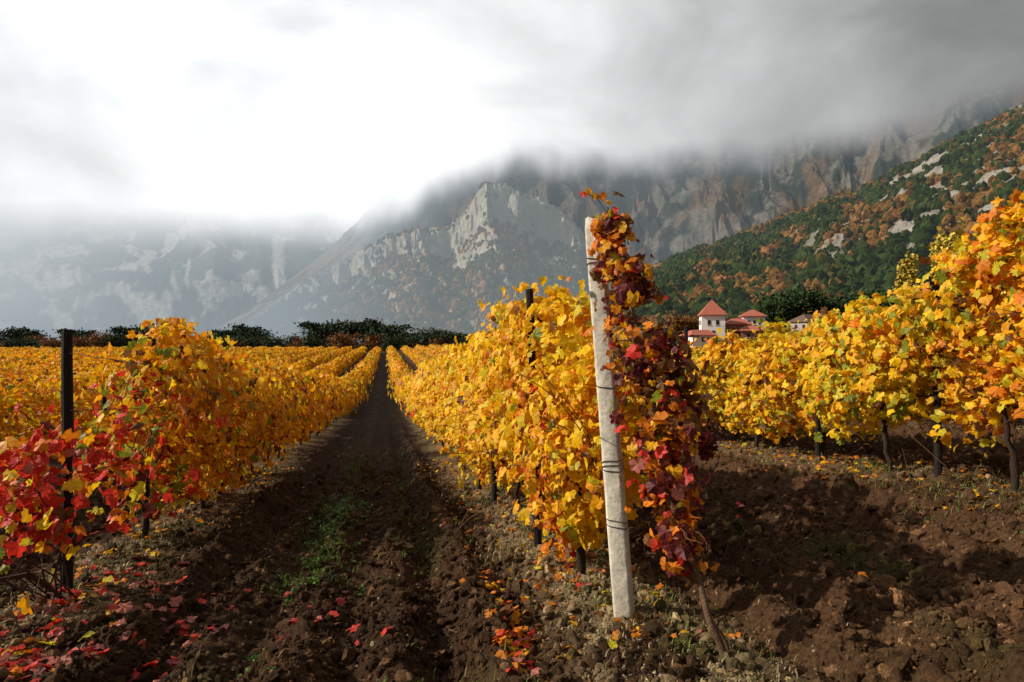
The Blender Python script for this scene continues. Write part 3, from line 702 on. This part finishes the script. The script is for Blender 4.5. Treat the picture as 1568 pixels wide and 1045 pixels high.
for i in range(60):
    u=-20+i*12.6+R.normal()*4; bush.append((u,546,504+R.random()*21,192+R.normal()*8))
place_trees('autumn_tree','round',6,(.24,.095,.03),bush[::2],3)
place_trees('dark_green_tree','round',6,(.035,.052,.016),bush[1::2],3)
gt=[(1180+R.random()*200,512,436+R.random()*28,165+R.random()*25) for i in range(24)]
place_trees('dark_green_tree','round',8,(.028,.05,.012),gt,3)
place_trees('dark_green_tree','round',8,(.035,.055,.014),[(1390+R.random()*170,490,402+R.random()*22,150) for i in range(14)],2)
place_trees('orange_autumn_tree','round',7,(.20,.085,.02),[(1020+R.random()*170,522,476+R.random()*14,185) for i in range(13)]+[(720+R.random()*200,540,505+R.random()*10,190) for i in range(8)],2)
place_trees('yellow_poplar_tree','poplar',9,(.42,.31,.04),[(1453,480,352,95),(1470,480,375,95),(1520,480,357,92),(1548,480,337,92),(1562,480,345,90),(1390,470,392,97),(1500,480,380,92)],2)
# ---------------- houses
def box(b,cx,cy,z0,w,d,h,col):
    V=[(cx+sx*w/2,cy+sy*d/2,z0+sz*h) for sz in (0,1) for sx,sy in ((-1,-1),(1,-1),(1,1),(-1,1))]
    b.add(V,np.array([(0,3,2,1),(4,5,6,7),(0,1,5,4),(1,2,6,5),(2,3,7,6),(3,0,4,7)]),col)
def hip(b,cx,cy,z0,w,d,h,ov,col,ridge=0):
    w2,d2=w/2+ov,d/2+ov
    V=[(cx-w2,cy-d2,z0),(cx+w2,cy-d2,z0),(cx+w2,cy+d2,z0),(cx-w2,cy+d2,z0),(cx-ridge,cy,z0+h),(cx+ridge,cy,z0+h)]
    V+= [(a,bb,c-.15) for a,bb,c in V[:4]]
    b.add(V,np.array([(0,1,5),(0,5,4),(1,2,5),(2,3,4),(2,4,5),(3,0,4),(6,7,1),(6,1,0),(7,8,2),(7,2,1),(8,9,3),(8,3,2),(9,6,0),(9,0,3),(6,8,7),(6,9,8)]),col)
def house(name,u,vb,d,rot,blocks):
    x,y,z=P(u,vb,d); e=empty(name,(x,y,z)); e.rotation_euler=(0,0,rot)
    w_,r_,wi=B(),B(),B()
    for (cx,cy,w,dd,h,rh,wc,rc,ridge,wins) in blocks:
        box(w_,cx,cy,-4,w,dd,h+4,wc); hip(r_,cx,cy,h+.15,w,dd,rh,.4,rc,ridge)
        for (fx,zz,ww,hh) in wins:
            box(wi,cx+fx*w/2,cy-dd/2-.02,zz,ww,.08,hh,(.02,.02,.025)); box(wi,cx+fx*w/2,cy-dd/2-.03,zz-.15,ww+.2,.14,.12,(.5,.47,.42))
            box(wi,cx-w/2-.02,cy+fx*dd/2,zz,.08,ww,hh,(.02,.02,.025))
    w_.obj('walls',WALL,parent=e); r_.obj('roof',ROOF,parent=e); wi.obj('windows',WALL,parent=e)
WH=(.82,.79,.74); RD=(.40,.12,.075); BR=(.32,.14,.09); DK=(.13,.08,.06)
house('white_tower_house',1090,530,140,-.35,[(0,0,4.6,4.6,6.2,3.2,WH,RD,0,[(-.35,4.3,.6,.9),(.35,4.3,.6,.9),(0,2.2,.6,.9)]),(-2.5,-4,5.5,4,1.8,1.3,WH,RD,1.5,[(-.4,.6,.5,.7),(.3,.6,.5,.7)])])
house('brick_house',1128,530,143,-.35,[(0,0,5,4.5,4.4,1.2,BR,RD,1,[(-.4,2.8,.5,.8),(.4,2.8,.5,.8)]),(2.0,-4,4,3.5,3.0,1,BR,RD,.8,[(-.3,1.8,.5,.7),(.4,1.8,.5,.7)])])
house('white_villa',1152,530,146,-.35,[(0,0,4.4,4.4,6.2,1.4,WH,RD,.3,[(-.5,4.6,.5,.8),(0,4.6,.5,.8),(.5,4.6,.5,.8)])])
house('farmhouse',1240,512,150,.3,[(0,0,7,5,2.6,1.6,(.4,.33,.27),DK,2,[(-.5,1.2,.6,.8),(.3,1.2,.6,.8)]),(6,1,4,4,3.0,1.6,(.5,.42,.33),DK,1,[(0,1.6,.6,.8)])])
house('farmhouse',1068,522,132,.1,[(0,0,4.5,4,.9,1.0,WH,RD,1.4,[(0,-.1,.6,.7),(.5,-.1,.6,.7)])])
# ---------------- sun & world
sd=np.array((math.sin(SAZ)*math.cos(SEL),math.cos(SAZ)*math.cos(SEL),math.sin(SEL)))
l=bpy.data.lights.new('sun','SUN'); l.energy=5.0; l.angle=math.radians(.8); l.color=(1,.94,.82)
lo=bpy.data.objects.new('sun',l); COLL.objects.link(lo); lo.rotation_euler=Vector(sd).to_track_quat('Z','Y').to_euler()
w=bpy.data.worlds.new('World'); bpy.context.scene.world=w; w.use_nodes=True; nt=w.node_tree; nt.nodes.clear(); L=nt.links.new
o=N(nt,'ShaderNodeOutputWorld'); bg=N(nt,'ShaderNodeBackground'); bg.inputs['Strength'].default_value=.1; L(bg.outputs[0],o.inputs[0])
tc=N(nt,'ShaderNodeTexCoord'); L(cloud_nodes(nt,tc.outputs['Generated']),bg.inputs['Color'])
# ---------------- camera
cam=bpy.data.cameras.new('camera'); cam.lens=24; cam.sensor_width=36; cam.clip_end=20000; cam.clip_start=.05
co=bpy.data.objects.new('camera',cam); COLL.objects.link(co); co.location=(0,0,CZ); co.rotation_euler=(math.radians(90),0,-YAW); bpy.context.scene.camera=co
sc=bpy.context.scene; sc.view_settings.view_transform='Standard'; sc.view_settings.look='None'; sc.view_settings.exposure=0
print('faces',sum(len(m.polygons) for m in bpy.data.meshes))
